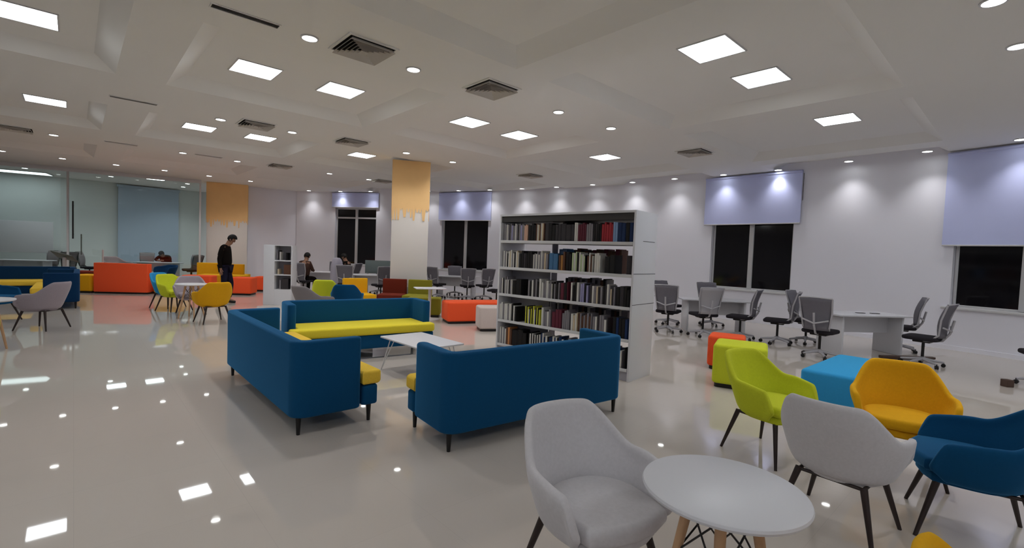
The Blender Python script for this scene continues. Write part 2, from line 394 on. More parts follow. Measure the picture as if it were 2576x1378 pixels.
# a long bright light trough at the back of the glass room
o = thing('linear_ceiling_light', 'long bright ceiling light strip behind the glass at the left edge', 'ceiling light', (-18.55,18.2,HC-.002), rad(31))
MB().box(-1.9,.75,-.45,.45,-.03,0).build('housing', M['white_metal'], o); MB().box(-1.85,.7,-.42,.42,-.034,-.03).build('diffuser', M['emit_soft'], o)
for lab,x,y in (('added round fill downlight inside the glass room, left',-17.5,17.2),('added round fill downlight inside the glass room, middle',-15.6,18.6),('added round fill downlight inside the glass room, right',-13.6,20.0),('added round fill downlight inside the glass room, rear',-14.6,21.2)):  # downlights added to brighten the room behind the glass
    put('down', lambda: mk_down(), lab, (x,y,HC), 0, None)

row = [(777,479),(856,481),(932,481),(1003,481),(1077,480),(1154,479),(1232,477),(1313,474),(1400,470),(1491,464),(1591,458),(1697,449),(1820,439),(1958,427),(2135,405),(2333,380),(2568,350)]
for i,p in enumerate(row):
    if p[0] == 1003: continue
    k = i-(1 if i > 3 else 0)
    x,y = at(p[0],p[1],HC); put('down_row', lambda: mk_down(ROW_W), '%s small round downlight from the left in the row along the curved wall'%ORD[k], (x,y,HC), 0, 'downlights along the curved wall')
downs = [((779,95),'nearest large downlight, upper left beside the big dark vent'),((1040,174),'round downlight between the two dark ceiling vents'),
 ((1405,281),'round downlight above the tall bookcase, left one of two'),((1537,322),'round downlight right of the pair of lights above the tall bookcase'),
 ((555,300),'small downlight above the left pair of distant square lights'),((735,332),'small downlight right of the pair of distant square lights'),
 ((135,339),'small downlight near the left edge below the lone square light'),((460,384),'small downlight left of a thin dark vent in the far left ceiling'),
 ((597,405),'small downlight right of a thin dark vent in the far left ceiling'),((630,455),'small downlight right above the orange-topped column by the glass'),
 ((1022,384),'small downlight just above the middle column'),((1139,407),'small downlight just right of the middle column top'),
 ((4,379),'leftmost small downlight before the glass partition'),((157,398),'second small downlight from the left before the glass partition'),
 ((292,414),'third small downlight from the left before the glass partition'),((414,428),'fourth small downlight from the left before the glass partition'),
 ((526,442),'fifth small downlight from the left, above the column by the glass'),((829,436),'tiny downlight above the tall window with the transom, left one'),
 ((928,451),'tiny downlight left of the middle column, above the far window'),((2500,3),'ceiling light cut by the top edge at the far right'),((2562,115),'ceiling light cut by the right edge below the top corner')]
for p,lab in downs:
    x,y = at(p[0],p[1],HC); put('down', mk_down, lab, (x,y,HC), 0, None)
vents = [((915,122),'large square dark ceiling vent with fine louvres, nearest the middle of the ceiling'),((1237,222),'dark triangular-looking ceiling vent above the pair of square lights'),
 ((885,355),'small louvred ceiling vent above the light left of the middle column'),((645,312),'small louvred ceiling vent above the right distant square light'),
 ((1335,440),'thin dark ceiling vent above the tall bookcase'),((1748,381),'dark ceiling vent in the right part of the ceiling'),
 ((620,40),'thin dark ceiling slot vent at the top left'),((337,252),'thin dark ceiling vent right of the lone left square light'),
 ((305,360),'thin dark ceiling vent in the far left ceiling below the row'),((525,392),'thin dark ceiling vent between two small downlights'),
 ((38,322),'dark ceiling vent at the left edge'),((705,416),'faint small ceiling vent left of the middle column'),((963,454),'tiny dark ceiling vent directly left of the middle column')]
for p,lab in vents:
    x,y = at(p[0],p[1],HC); put('slot' if 'thin dark' in lab and p[0]<600 or p[0]==620 else 'vent', mk_slot if 'thin dark' in lab and p[0]<600 or p[0]==620 else mk_vent, lab, (x,y,HC-.001), GA, None)

# ------------------------------------------------------------------ furniture builders
def rrect(x0,x1,y0,y1,r,n=6):
    pts = []
    for cx,cy,a0 in ((x1-r,y1-r,0),(x0+r,y1-r,90),(x0+r,y0+r,180),(x1-r,y0+r,270)):
        for i in range(n+1): a = rad(a0+90*i/n); pts.append((cx+r*math.cos(a),cy+r*math.sin(a)))
    return pts
def mk_sofa(L, D=.8, arm=.6, h=.8, shell='blue', cush='cushion_yellow', name='sofa', label='', armH=None, inner='blue'):
    """ back along y=0 from x=0..L, seat opens to +y """
    o = thing(name, label, 'sofa'); t = .11; zb = .15; R = .13; r = .035; n = 7
    out = []
    def arcp(cx,cy,rr,a0,a1,k=n): return [(cx+rr*math.cos(rad(a0+(a1-a0)*i/k)), cy+rr*math.sin(rad(a0+(a1-a0)*i/k))) for i in range(k+1)]
    out += arcp(L-t/2,arm-t/2,t/2,0,180)
    out += arcp(L-t-r,t+r,r,0,-90)[0:]            # inner corner right
    out += arcp(t+r,t+r,r,-90,-180)
    out += arcp(t/2,arm-t/2,t/2,0,180)
    out += arcp(R,R,R,180,270)
    out += arcp(L-R,R,R,270,360)
    MB().prism(out, zb, h, .022, 3).build('shell', M[shell], o)
    MB().prism(rrect(t-.005,L-t+.005,t-.005,D-.02,.03), zb, .345, .015).build('seat_base', M[inner], o)
    # front lobes of base beyond the arms
    MB().prism(rrect(.015,L-.015,arm+.012,D-.03,.04), zb+.01, .34, .02).build('front_rail', M[inner], o)
    cu = MB(); zc0, zc1 = .348, .475
    pts = [(t+.01,t+.01),(L-t-.01,t+.01),(L-t-.01,arm+.01),(L-.01,arm+.01),(L-.01,D-.03),(L-.04,D),(.04,D),(.01,D-.03),(.01,arm+.01),(t+.01,arm+.01)]
    cu.prism(pts, zc0, zc1, .03, 4).build('seat_cushion', M[cush], o)
    for x,y in ((.07,.07),(L-.07,.07),(.07,D-.1),(L-.07,D-.1)): MB().cyl((x,y,0),(x,y,zb+.02),.015,.024,12).build('leg', M['black'], o)
    return o
def ushape(n=28, rx=.31, ry=.29, fwd=.21):
    """ plan curve of the tub: arc behind, straight arms; returns (x, y, s) with s = 0 at the back, 1 at the arm tips """
    half = []; La = PI/2*(rx+ry)/2; tot = La+fwd
    for i in range(n+1):
        s = i/n; l = s*tot
        if l <= La: a = l/La*PI/2; half.append((rx*math.sin(a)**.9 if a>0 else 0, -ry*math.cos(a), s))
        else: half.append((rx-.035*((l-La)/fwd)**2, l-La, s))
    return [(-x,y,s) for x,y,s in half[::-1]]+half[1:]
def sm(a,b,x): t = max(0,min(1,(x-a)/(b-a))); return t*t*(3-2*t)
def mk_tub(col='grey', leg='dwood', k=1.0, hb=.84, ha=.645, zb=.36, name='tub_chair', lowleg=False, seat=None):
    o = thing(name, '', 'chair'); U = ushape(); nv = 9; bm = bmesh.new(); G = []
    for j in range(nv):
        v = j/(nv-1); rowv = []
        for x,y,s in U:
            top = hb-(hb-ha)*sm(.22,.56,s)-.03*sm(.6,1,s)-.14*sm(.9,1,s)**2
            z = zb-.01+(top-zb)*v
            q = .70+.30*min(1,v/.75)**.55
            # wings pinch in above the arms
            flare = 1+.04*sm(.5,1,v)
            xx = x*q*flare; yy = y*q
            if y > 0: yy = y*(.62+.38*min(1,v*1.6))+(0)
            yy -= .075*max(0,(z-.45))/.37*(1-sm(.25,.6,s))
            rowv.append(bm.verts.new((xx*k,yy*k,z)))
        G.append(rowv)
    for A,B in zip(G,G[1:]):
        for i in range(len(U)-1): bm.faces.new((A[i],A[i+1],B[i+1],B[i]))
    mb = MB(); mb.add(bm)
    mb.build('shell', M[col], o, mods=(('SOLIDIFY',dict(thickness=.042,offset=0)),('SUBSURF',dict(levels=1,render_levels=1))))
    pan = [(x*.70*k,(y*.70 if y<0 else y*.9)*k) for x,y,s in U]
    pan2 = pan[:]; pan2 = [(x, y) for x,y in pan2]; pan2 += [(pan[-1][0]*.55, pan[-1][1]+.035*k),(0,pan[-1][1]+.05*k),(pan[0][0]*.55, pan[0][1]+.035*k)]
    MB().prism(pan2, zb-.035, zb+.03, .02, 3).build('seat_pan', M[col], o)
    cu = [(x*1.16, y*1.14+.012) for x,y in pan2]
    MB().prism(cu, zb+.032, zb+.115, .032, 4).build('seat_cushion', M[seat or col], o)
    h0 = zb-.03; a0,a1 = .17*k,.255*k
    fm = MB(); pts = [(sx*a0,sy*a0-.01,h0) for sx,sy in ((-1,-1),(1,-1),(1,1),(-1,1))]
    for i in range(4): fm.cyl(pts[i],pts[(i+1)%4],.011,n=8)
    fm.build('under_frame', M[leg], o)
    for sx,sy in ((-1,-1),(1,-1),(1,1),(-1,1)): MB().cyl((sx*a1,sy*a1-.01,0),(sx*a0,sy*a0-.01,h0+.01),.011,.02,12).build('leg', M[leg], o)
    return o
def put_tub(col, label, x, y, az, group=None, **kw):
    key = 'tub'+col+str(sorted(kw.items()))
    return put(key, lambda: mk_tub(col, **kw), label, (x,y,0), rad(az)-PI/2, group)
def mk_task(back='mesh_grey', frame='chair_frame', seat='seat_dark'):
    """ faces +y """
    o = thing('office_chair', '', 'chair')
    b = MB()
    for i in range(5):
        a = 2*PI*i/5+.3; b.cyl((0,0,.115),(.29*math.cos(a),.29*math.sin(a),.075),.028,.016,8)
    b.cyl((0,0,.08),(0,0,.15),.04,n=12); b.build('star_base', M[frame], o)
    for i in range(5):
        a = 2*PI*i/5+.3; x,y = .29*math.cos(a),.29*math.sin(a); ta = a+1.1
        c = MB(); dx,dy = math.cos(ta)*.022, math.sin(ta)*.022
        c.cyl((x-dx,y-dy,.03),(x-dx*.2,y-dy*.2,.03),.03,n=12); c.cyl((x+dx*.2,y+dy*.2,.03),(x+dx,y+dy,.03),.03,n=12); c.cyl((x,y,.03),(x,y,.08),.008,n=6)
        c.build('caster', M['black'], o)
    MB().cyl((0,0,.14),(0,0,.42),.022,n=12).build('gas_column', M['black'], o)
    MB().box(-.13,.13,-.12,.12,.395,.435,.015).build('mechanism', M['black'], o)
    MB().prism(rrect(-.245,.245,-.23,.25,.09), .435, .5, .025, 3).build('seat', M[seat], o)
    # back: curved mesh sheet widening upward then narrowing
    bm = bmesh.new(); G = []
    for j in range(9):
        v = j/8; z = .5+.56*v; w = .185+.065*sm(0,1,v)+.012*math.sin(v*PI); yb = -.225-.11*v+.05*math.sin(v*PI)
        G.append([bm.verts.new((w*u, yb-.05*(1-u*u), z)) for u in [i/5-1 for i in range(11)]])
    for A,B in zip(G,G[1:]):
        for i in range(10): bm.faces.new((A[i],A[i+1],B[i+1],B[i]))
    MB().add(bm).build('backrest', M[back], o, mods=(('SOLIDIFY',dict(thickness=.022,offset=0)),))
    fr = MB(); fr.tube([(0,-.1,.42),(0,-.24,.45),(0,-.325,.58),(0,-.37,.8)],.018,8)
    fr.tube([(-.2,-.285,.68),(0,-.345,.62),(.2,-.285,.68)],.014,8); fr.tube([(-.25,-.335,1.05),(-.235,-.26,.8),(-.2,-.235,.55),(-.17,-.12,.44),(-.1,0,.42)],.014,8); fr.tube([(.25,-.335,1.05),(.235,-.26,.8),(.2,-.235,.55),(.17,-.12,.44),(.1,0,.42)],.014,8); fr.tube([(-.25,-.335,1.05),(-.12,-.378,1.06),(.12,-.378,1.06),(.25,-.335,1.05)],.012,8)
    fr.build('back_frame', M[frame], o)
    return o
def put_task(label, x, y, az, group='grey mesh office chairs', kind='mesh_grey', frame='chair_frame'):
    return put('task'+kind+frame, lambda: mk_task(kind, frame), label, (x,y,0), rad(az)-PI/2, group)
def mk_ottoman(col, w, d, h, plinth=.05, rb=.04):
    o = thing('ottoman', '', 'ottoman')
    MB().prism(rrect(0,w,0,d,.07), plinth, h, rb, 4).build('upholstery', M[col], o)
    MB().prism(rrect(.03,w-.03,.03,d-.03,.05), 0, plinth+.005).build('plinth', M['black'], o)
    return o
def ottoman(col, w, d, h, label, x, y, az):
    o = mk_ottoman(col, w, d, h); o['label'] = label; o.location = (x,y,0); o.rotation_euler = (0,0,rad(az)); return o
def mk_round_table(r=.307, h=.72):
    o = thing('round_side_table', '', 'table')
    MB().lathe([(.001,h-.03),(r-.02,h-.03),(r-.004,h-.022),(r,h-.012),(r-.004,h-.003),(r-.012,h),(.001,h)],64).build('tabletop', M['white'], o)
    legs = []
    for i in range(4):
        a = PI/4+PI/2*i; t = (.11*math.cos(a),.11*math.sin(a),h-.035); b = (.235*math.cos(a),.235*math.sin(a),0)
        MB().cyl(b,t,.013,.022,12).build('leg', M['wood'], o); legs.append((Vector(b),Vector(t)))
    w = MB()
    def pt(i,s): b,t = legs[i]; return b.lerp(t,s)
    for i in range(4):
        j = (i+1)%4; w.cyl(pt(i,.93),pt(j,.6),.004,n=6); w.cyl(pt(j,.93),pt(i,.6),.004,n=6)
    w.cyl(pt(0,.6),pt(2,.6),.004,n=6); w.cyl(pt(1,.6),pt(3,.6),.004,n=6)
    w.build('wire_brace', M['black'], o)
    MB().box(-.1,.1,-.1,.1,h-.042,h-.03,.004).build('mount_plate', M['black'], o)
    return o
def mk_desk(L=1.5, D=.75, h=.74):
    o = thing('desk', '', 'table')
    MB().prism(rrect(-L/2,L/2,-D/2,D/2,.04), h-.03, h, .006).build('tabletop', M['white'], o)
    for s in (-1,1): MB().box(s*(L/2-.14)-.02,s*(L/2-.14)+.02,-D/2+.08,D/2-.08,0,h-.03,.008).build('panel_leg', M['white'], o)
    MB().box(-L/2+.16,L/2-.16,-.012,.012,.38,h-.03).build('modesty_panel', M['white'], o)
    return o
def mk_pole_table(w=.7, d=.5, h=.74):
    o = thing('pedestal_table', '', 'table')
    MB().prism(rrect(-w/2,w/2,-d/2,d/2,.05), h-.022, h, .006).build('tabletop', M['white'], o)
    MB().cyl((0,0,.02),(0,0,h-.02),.035,n=20).build('pedestal', M['white_metal'], o)
    MB().lathe([(.24,0),(.24,.01),(.08,.022),(.04,.05)],32).build('base', M['white_metal'], o); return o

# ------------------------------------------------------------------ front sofas, coffee table
s = mk_sofa(2.5); s['label'] = 'blue high-backed sofa with yellow seat, left of the white coffee table, back to the aisle'
s.location = (-3.44,5.76,0); s.rotation_euler = (0,0,rad(-48))
s = mk_sofa(2.08); s['label'] = 'blue high-backed sofa seen squarely from behind, nearest, right of the gap'
s.location = (-.47,3.68,0); s.rotation_euler = (0,0,rad(36.5))
s = mk_sofa(2.1, cush='yellow_lime'); s['label'] = 'blue sofa facing the camera with a long lemon yellow seat behind the coffee table'
s.location = (-1.62,8.12,0); s.rotation_euler = (0,0,rad(215))
o = thing('coffee_table', 'low white rectangular coffee table on thin wire legs between the blue sofas', 'table', (-1.14,6.15,0), rad(-47))
MB().prism(rrect(-.5,.5,-.32,.32,.02),.43,.45,.004).build('tabletop', M['white'], o)
for sx,sy in ((-1,-1),(1,-1),(1,1),(-1,1)):
    x,y = sx*.45,sy*.27; MB().tube([(x-sx*.14,y,.43),(x+sx*.03,y+sy*.03,.008),(x,y-sy*.16,.43)],.007,6).build('leg', M['white_metal'], o)

# ------------------------------------------------------------------ tall bookcase
BC = thing('bookcase', 'tall white double-sided bookcase filled with books behind the nearest blue sofa', 'bookcase', (1.53,6.14,0), rad(138.3))
BL, BD, BH = 2.32, .62, 2.22       # local x along the front (towards the left), local y: -BD..0 is away from the viewer
MB().box(-.03,.0,-BD,0,0.0,BH,.004).build('side_panel', M['white'], BC); MB().box(BL,BL+.03,-BD,0,0,BH,.004).build('side_panel', M['white'], BC)
MB().box(BL*.63-.01,BL*.63+.01,-.375,-.25,.16,BH-.13).build('divider', M['shelf_grey'], BC)
MB().box(0,BL,-BD,0,BH-.03,BH).build('top_panel', M['white'], BC)
MB().box(0,BL,-BD+.02,-.02,BH-.12,BH-.03).build('top_rail', M['shelf_dark'], BC)
SZ = [.155,.54,.957,1.38,1.80]
for z in SZ:
    sh = MB().box(0,BL,-BD+.01,-.01,z-.028,z,.003).build('shelf', M['shelf_grey'], BC)
    MB().box(.004,BL-.004,-.012,.0,z-.03,z+.012,.002).build('label_strip', M['white_metal'], sh)
MB().box(0,BL,-BD+.03,-.03,0,.12).build('plinth', M['shelf_grey'], BC)
MB().box(BL*.66,BL,-BD/2-.006,-BD/2+.006,.12,1.36).build('back_panel', M['shelf_grey'], BC)
for z,y0,y1 in ((1.40,-BD-.001,.001),(1.0,-BD-.001,.001),(1.83,-BD+.06,-.22)): MB().box(-.0315,-.029,y0,y1,z-.003,z+.003).build('panel_joint', M['black'], BC)
bc_mat = BC.matrix_basis.copy()
BCM = Matrix.Translation((1.53,6.14,0))@Matrix.Rotation(rad(138.3),4,'Z')
BK = {'k':((22,20,22),'black'),'d':((52,48,52),'dark grey'),'g':((128,124,130),'grey'),'w':((205,203,198),'white'),'p':((206,168,148),'peach'),'b':((92,62,48),'brown'),
 'm':((92,34,50),'maroon'),'r':((158,46,56),'red'),'l':((132,158,196),'light blue'),'n':((22,44,84),'navy'),'y':((206,206,70),'yellow'),'e':((198,182,156),'beige'),
 'v':((152,148,186),'lilac'),'t':((66,106,144),'steel blue'),'a':((158,112,60),'amber'),'s':((184,200,160),'pale green'),'o':((196,134,84),'tan')}
BM = {k:mat('book_cover_'+v[1].replace(' ','_'), v[0], .6, .3, noise=.12, nscale=25) for k,v in BK.items()}
bkm = None
def book_mesh():
    t = MB(); # unit book 1x1x1: x thickness, y depth (spine at y=1), z height
    t.prism([(0,0),(1,0),(1,.96),(.85,1.0),(.15,1.0),(0,.96)],0,1)
    o = t.build('book', BM['k'], smooth=False); me = o.data; bpy.data.objects.remove(o); me.materials.append(mat('book_pages',(214,206,190),.9,.1,noise=.05,nscale=40))
    return me
bkm = book_mesh()
rows = [ # fractions measured from the left end of the front; (start, end, colours, min thickness, max thickness)
 (4,'top',[(.02,.2,'ggwgdgv',.022,.032),(.2,.23,'pp',.02,.025),(.235,.3,'kk',.05,.06),(.3,.37,'bwe',.02,.03),(.375,.5,'dkkd',.05,.08),(.5,.6,'dd',.07,.09),(.6,.625,'w',.03,.04),(.625,.685,'mm',.035,.04),(.685,.735,'gg',.03,.04),(.735,.79,'kdk',.03,.04),(.79,.865,'rrr',.03,.045),(.865,.895,'l',.03,.04),(.895,.99,'nnk',.04,.06)]),
 (3,'second',[(.02,.16,'wgwkwe',.02,.03),(.165,.28,'kkdk',.035,.05),(.285,.36,'wgwg',.02,.03),(.36,.41,'ge',.03,.04),(.415,.485,'tt',.07,.09),(.49,.54,'ba',.03,.04),(.545,.585,'k',.05,.06),(.59,.69,'swskw',.02,.035),(.7,.74,'bw',.02,.03),(.75,.79,'w',.03,.04),(.82,.89,'kk',.06,.08),(.96,.99,'d',.05,.06)]),
 (2,'third',[(.0,.11,'gwkgw',.02,.03),(.115,.19,'kk',.06,.08),(.25,.36,'gkwd',.03,.04),(.365,.45,'wggw',.02,.03),(.455,.51,'kgd',.02,.03),(.515,.57,'mk',.05,.06),(.59,.65,'wkk',.03,.04),(.66,.72,'vvk',.03,.035),(.725,.9,'dwgedgk',.02,.04),(.905,.99,'kdk',.04,.06)]),
 (1,'fourth',[(.0,.11,'wwg',.03,.04),(.115,.16,'kw',.03,.04),(.235,.36,'ykywk',.018,.025),(.37,.45,'wgg',.03,.04),(.455,.53,'mm',.06,.07),(.535,.59,'gg',.03,.04),(.6,.65,'we',.03,.04),(.655,.75,'bgbg',.025,.035),(.755,.86,'gwdg',.03,.04),(.89,.99,'knk',.04,.05)]),
 (0,'bottom',[(.01,.07,'wg',.025,.03),(.07,.12,'bo',.03,.04),(.125,.25,'kk',.1,.12),(.27,.37,'kwkw',.02,.03),(.375,.56,'nwnwkn',.02,.04),(.57,.98,'kgnwdk',.03,.05)])]
cnt = {}
def add_book(row, xl, th, key, dep, hgt, back=False):
    """ xl = distance of the book's left edge from the left end, local """
    x1 = BL-xl
    o = bpy.data.objects.new('book', bkm); COL.objects.link(o)
    z = SZ[row[0]]+.001
    if back: T = BCM@Matrix.Translation((x1,-BD+.03+dep,z))@Matrix.Rotation(PI,4,'Z')@Matrix.Diagonal((th,dep,hgt,1))
    else: T = BCM@Matrix.Translation((x1-th,-.03-dep,z))@Matrix.Diagonal((th,dep,hgt,1))
    o.matrix_world = T
    o.material_slots[0].link = 'OBJECT'; o.material_slots[0].material = BM[key]
    kk = (row[1],key,back); cnt[kk] = cnt.get(kk,0)+1; n = cnt[kk]
    nm = ORD[n-1] if n <= 20 else 'last'
    tag(o, '%s %s book from left, %s shelf of tall bookcase%s'%(nm, BK[key][1], row[1], ', far side' if back else ''), 'book', 'books in the tall bookcase, %s shelf%s'%(row[1],', far side' if back else ''))
rb = random.Random(11)
for r_ in rows:
    for (a,b,cols,tmin,tmax) in r_[2]:
        x = a*BL; i = 0
        while x < b*BL-.012:
            th = min(rb.uniform(tmin,tmax), b*BL-x)
            add_book(r_, x, th-.0015, cols[i%len(cols)], rb.uniform(.17,.2), rb.uniform(.22,.285) if r_[0]<4 else rb.uniform(.24,.275)); x += th; i += 1
for r_,segs in ((rows[1],[(.38,.44,'l',.06,.07),(.44,.5,'t',.06,.07),(.5,.64,'db',.05,.07),(.64,.84,'mbb',.05,.07)]),(rows[2],[(.44,.75,'kgdgb',.03,.05)]),(rows[3],[(.2,.9,'gdbkwg',.03,.06)]),(rows[0],[(.4,.62,'kdk',.05,.07)])):
    for (a,b,cols,tmin,tmax) in segs:
        x = a*BL; i = 0
        while x < b*BL-.012:
            th = min(rb.uniform(tmin,tmax), b*BL-x); add_book(r_, x, th-.0015, cols[i%len(cols)], .2, rb.uniform(.30,.34), True); x += th; i += 1

# ------------------------------------------------------------------ foreground seating, right
put('rt', mk_round_table, 'round white side table on pale wooden legs, nearest the camera', (.862,1.85,0), rad(20))
put_tub('grey','grey armchair left of the round white table, facing right',.44,2.22,-60)
put_tub('grey','grey armchair seen from its side and back, right of the round white table',2.09,2.93,38)
put_tub('lime','lime green armchair with dark legs beside the blue bench',2.22,3.98,-64)
put_tub('yellow','big yellow armchair between the blue bench and the navy armchair',3.1,3.72,-122)
put_tub('blue','blue armchair cut by the right edge of the picture',2.87,2.9,145,k=1.1)
put_tub('yellow','yellow armchair of which only the top shows at the bottom edge',1.43,1.06,-35)
ottoman('sky',.55,1.5,.44,'long sky-blue bench ottoman behind the yellow armchair',3.27,5.34,-48)
ottoman('lime',.62,.62,.55,'lime green ottoman behind the lime armchair',2.6,6.08,-28)
ottoman('orange',.5,.5,.5,'orange ottoman just showing behind the lime armchair',2.95,7.1,-28)
x,y = at(2533,972,0)
tag(MB().box(-.05,.05,-.05,.05,0,.1,.006).build('floor_box', M['brown']), 'small dark cube on the bare floor near the right edge', 'box').location = (x,y,0)
tag(MB().box(-.45,.45,-.06,.06,0,.05,.01).box(-.2,.6,.08,.16,0,.035,.008).build('cable_cover', M['brown']), 'flat brown strips on the floor behind the blue bench', 'floor strip').location = (7.05,8.45,0)

# office chairs and desks on the right
put('desk', mk_desk, 'white desk under the bare stretch of curved wall between two windows', (6.55,8.95,0), rad(8))
put_task('grey office chair at the left front corner of the right desk',5.4,8.3,40)
put_task('grey office chair standing behind the left end of the right desk',6.05,9.75,-50)
put_task('grey office chair in side view right of the right desk, nearer the wall',7.6,9.3,146)
put_task('grey office chair rightmost at the right desk, below the window sill',6.9,7.95,125)
put_task('office chair cut by the right edge of the picture',7.62,6.75,150)
put('desk', mk_desk, 'white desk below the double window with the lavender blind', (4.65,11.0,0), rad(-8))
put_task('office chair directly right of the tall bookcase end',3.5,10.6,60)
put_task('office chair behind the desk end near the bookcase',3.95,11.95,-60)
put_task('pale grey office chair with its back to the camera in front of the window desk',4.12,10.2,95,kind='chair_frame')
put_task('office chair in side view at the window desk, nearer the bookcase',4.82,10.0,142)
put_task('office chair rightmost at the window desk, below the right window pane',5.38,9.6,146)
put_task('office chair behind the window desk, below the left window pane',5.0,11.9,-85)
for dx,lab in ((-.05,'left'),(.22,'right')):
    tag(MB().box(-.075,.075,-.035,.035,0,.009,.003).build('phone', M['black']), 'small dark phone lying on the right desk, %s one of two'%lab, 'phone', 'phones on the right desk').location = (6.6+dx,8.95,.7405)

# ------------------------------------------------------------------ middle distance
put_tub('dgrey','dark grey armchair behind the left end of the lemon yellow sofa',-3.95,9.6,60, k=1.15)
put_tub('lime','lime green armchair beyond the blue sofas, near the small white shelf',-4.2,10.95,95,hb=.88)
put_tub('blue','blue armchair with rounded back beyond the blue sofas',-3.55,10.35,100)
def block_seat(label, x, y, az, col, w=.62, d=.62, hb=.82, seat=.45):
    o = thing('modular_seat', label, 'seat', (x,y,0), rad(az))
    MB().prism(rrect(-w/2,w/2,0,d,.02),.04,seat,.02,3).build('seat_block', M[col], o)
    MB().prism(rrect(-w/2,w/2,-.14,.0,.02),.04,hb,.02,3).build('backrest', M[col], o)
    MB().box(-w/2+.02,w/2-.02,-.11,d-.03,0,.045).build('plinth', M['black'], o); return o
block_seat('yellow modular seat turned sideways, left end of the coloured row by the column',-4.0,12.3,218,'yellow')
block_seat('rust brown modular seat between the yellow and olive ones',-3.1,12.66,182,'rust')
block_seat('olive green modular seat right of the rust brown one',-2.43,12.66,178,'olive')
ottoman('olive',.8,.45,.46,'olive green bench under the white pedestal table',-2.5,11.45,4)
put('ped', mk_pole_table, 'white pedestal table in front of the olive green seats', (-1.9,11.15,0), rad(20))
ottoman('orange',1.5,.62,.48,'long orange bench ottoman left of the tall bookcase',-1.38,10.5,22)
ottoman('white_vinyl',.55,.5,.5,'white ottoman against the left end of the tall bookcase',-.62,9.65,15)
# small shelf
o = thing('bookcase', 'small white open bookcase standing in front of the far seated people', 'bookcase', (-6.3,13.05,0), rad(6))
MB().box(-.34,-.06,-.3,.08,0,1.6,.006).build('end_cabinet', M['white'], o)
MB().box(.36,.39,-.3,.08,0,1.6,.004).build('side_panel', M['white'], o); MB().box(-.06,.36,.06,.08,0,1.6).build('back_panel', M['shelf_grey'], o)
MB().box(-.06,.36,-.3,.08,1.58,1.6).build('top_panel', M['white'], o)
for z in (.42,.82,1.2): MB().box(-.06,.36,-.29,.06,z-.03,z).build('shelf', M['white'], o)
MB().box(-.06,.36,-.29,.06,0,.39).build('base_cabinet', M['white'], o)
SM = Matrix.Translation((-6.3,13.05,0))@Matrix.Rotation(rad(6),4,'Z')
for i,(x,z,th,h,k,lab) in enumerate([(-.03,1.2,.03,.24,'g','grey book at the left on the top shelf of the small white bookcase'),(.005,1.2,.035,.26,'d','dark grey book next to the grey one on the top shelf of the small bookcase'),(.05,1.2,.03,.22,'w','white book on the top shelf of the small bookcase'),
   (.2,1.2,.05,.2,'k','black book at the right on the top shelf of the small bookcase'),(.16,.82,.18,.26,'b','brown book block on the middle shelf of the small bookcase'),(.0,.82,.04,.14,'e','beige low book on the middle shelf of the small bookcase'),
   (.1,.42,.18,.28,'d','wide dark grey binder on the low shelf of the small bookcase'),(.05,.42,.04,.24,'g','grey book left of the dark binder on the low shelf of the small bookcase')]):
    b = bpy.data.objects.new('book', bkm); COL.objects.link(b); b.matrix_world = SM@Matrix.Translation((x+th,-.05,z+.001))@Matrix.Rotation(PI,4,'Z')@Matrix.Diagonal((th,.2,h,1))
    b.material_slots[0].link = 'OBJECT'; b.material_slots[0].material = BM[k]; tag(b, lab, 'book', 'books in the small white bookcase')

# far desks with people, left of the middle column
put('desk', mk_desk, 'distant white desk where two people sit, by the tall window', (-6.6,16.6,0), rad(5))
put('desk', mk_desk, 'distant white desk just left of the middle column', (-4.6,15.9,0), rad(15))
for lab,x,y,az in [('distant office chair of the person with black hair',-6.75,15.5,80),('distant office chair on the far side of the people desk',-6.5,17.5,-85),
  ('distant office chair of the person dressed all in black',-5.72,16.9,170),('distant office chair below the left pane of the tall window',-5.15,14.95,95),
  ('distant office chair below the right pane of the tall window',-4.75,17.1,-100),('distant office chair close to the middle column, left side',-4.1,15.0,130),
  ('distant office chair right of the middle column, leftmost there',-2.55,16.4,60),('distant office chair behind the far desk right of the column',-2.1,17.7,-80),
  ('distant office chair in front of the far window right of the column, left one',-1.5,16.2,100),('distant office chair in front of the far window right of the column, right one',-.95,16.6,120),
  ('office chair half hidden behind the left end of the tall bookcase',-.45,14.6,160)]:
    put_task(lab,x,y,az)
put('desk', mk_desk, 'far white desk right of the middle column, below the window', (-1.95,17.0,0), rad(-10))
o = thing('desk_screen', 'greenish grey desk divider screen left of the middle column', 'screen', (-4.55,16.5,0), rad(8))
MB().box(-.5,.5,-.015,.015,.75,1.2,.006).build('panel', M['screen'], o); MB().box(-.45,-.4,-.1,.1,0,.76,.005).box(.4,.45,-.1,.1,0,.76,.005).build('foot', M['chair_frame'], o)
o = thing('standing_fan_cover', 'tall pale grey rounded object standing below the window mullion', 'cover', (-5.6,15.3,0))
_proto_dummy = MB().lathe([(.12,0),(.14,.1),(.17,.45),(.2,.75),(.19,1.0),(.14,1.2),(.09,1.26),(.01,1.27)],24).build('body', M['light_cloth'], o)

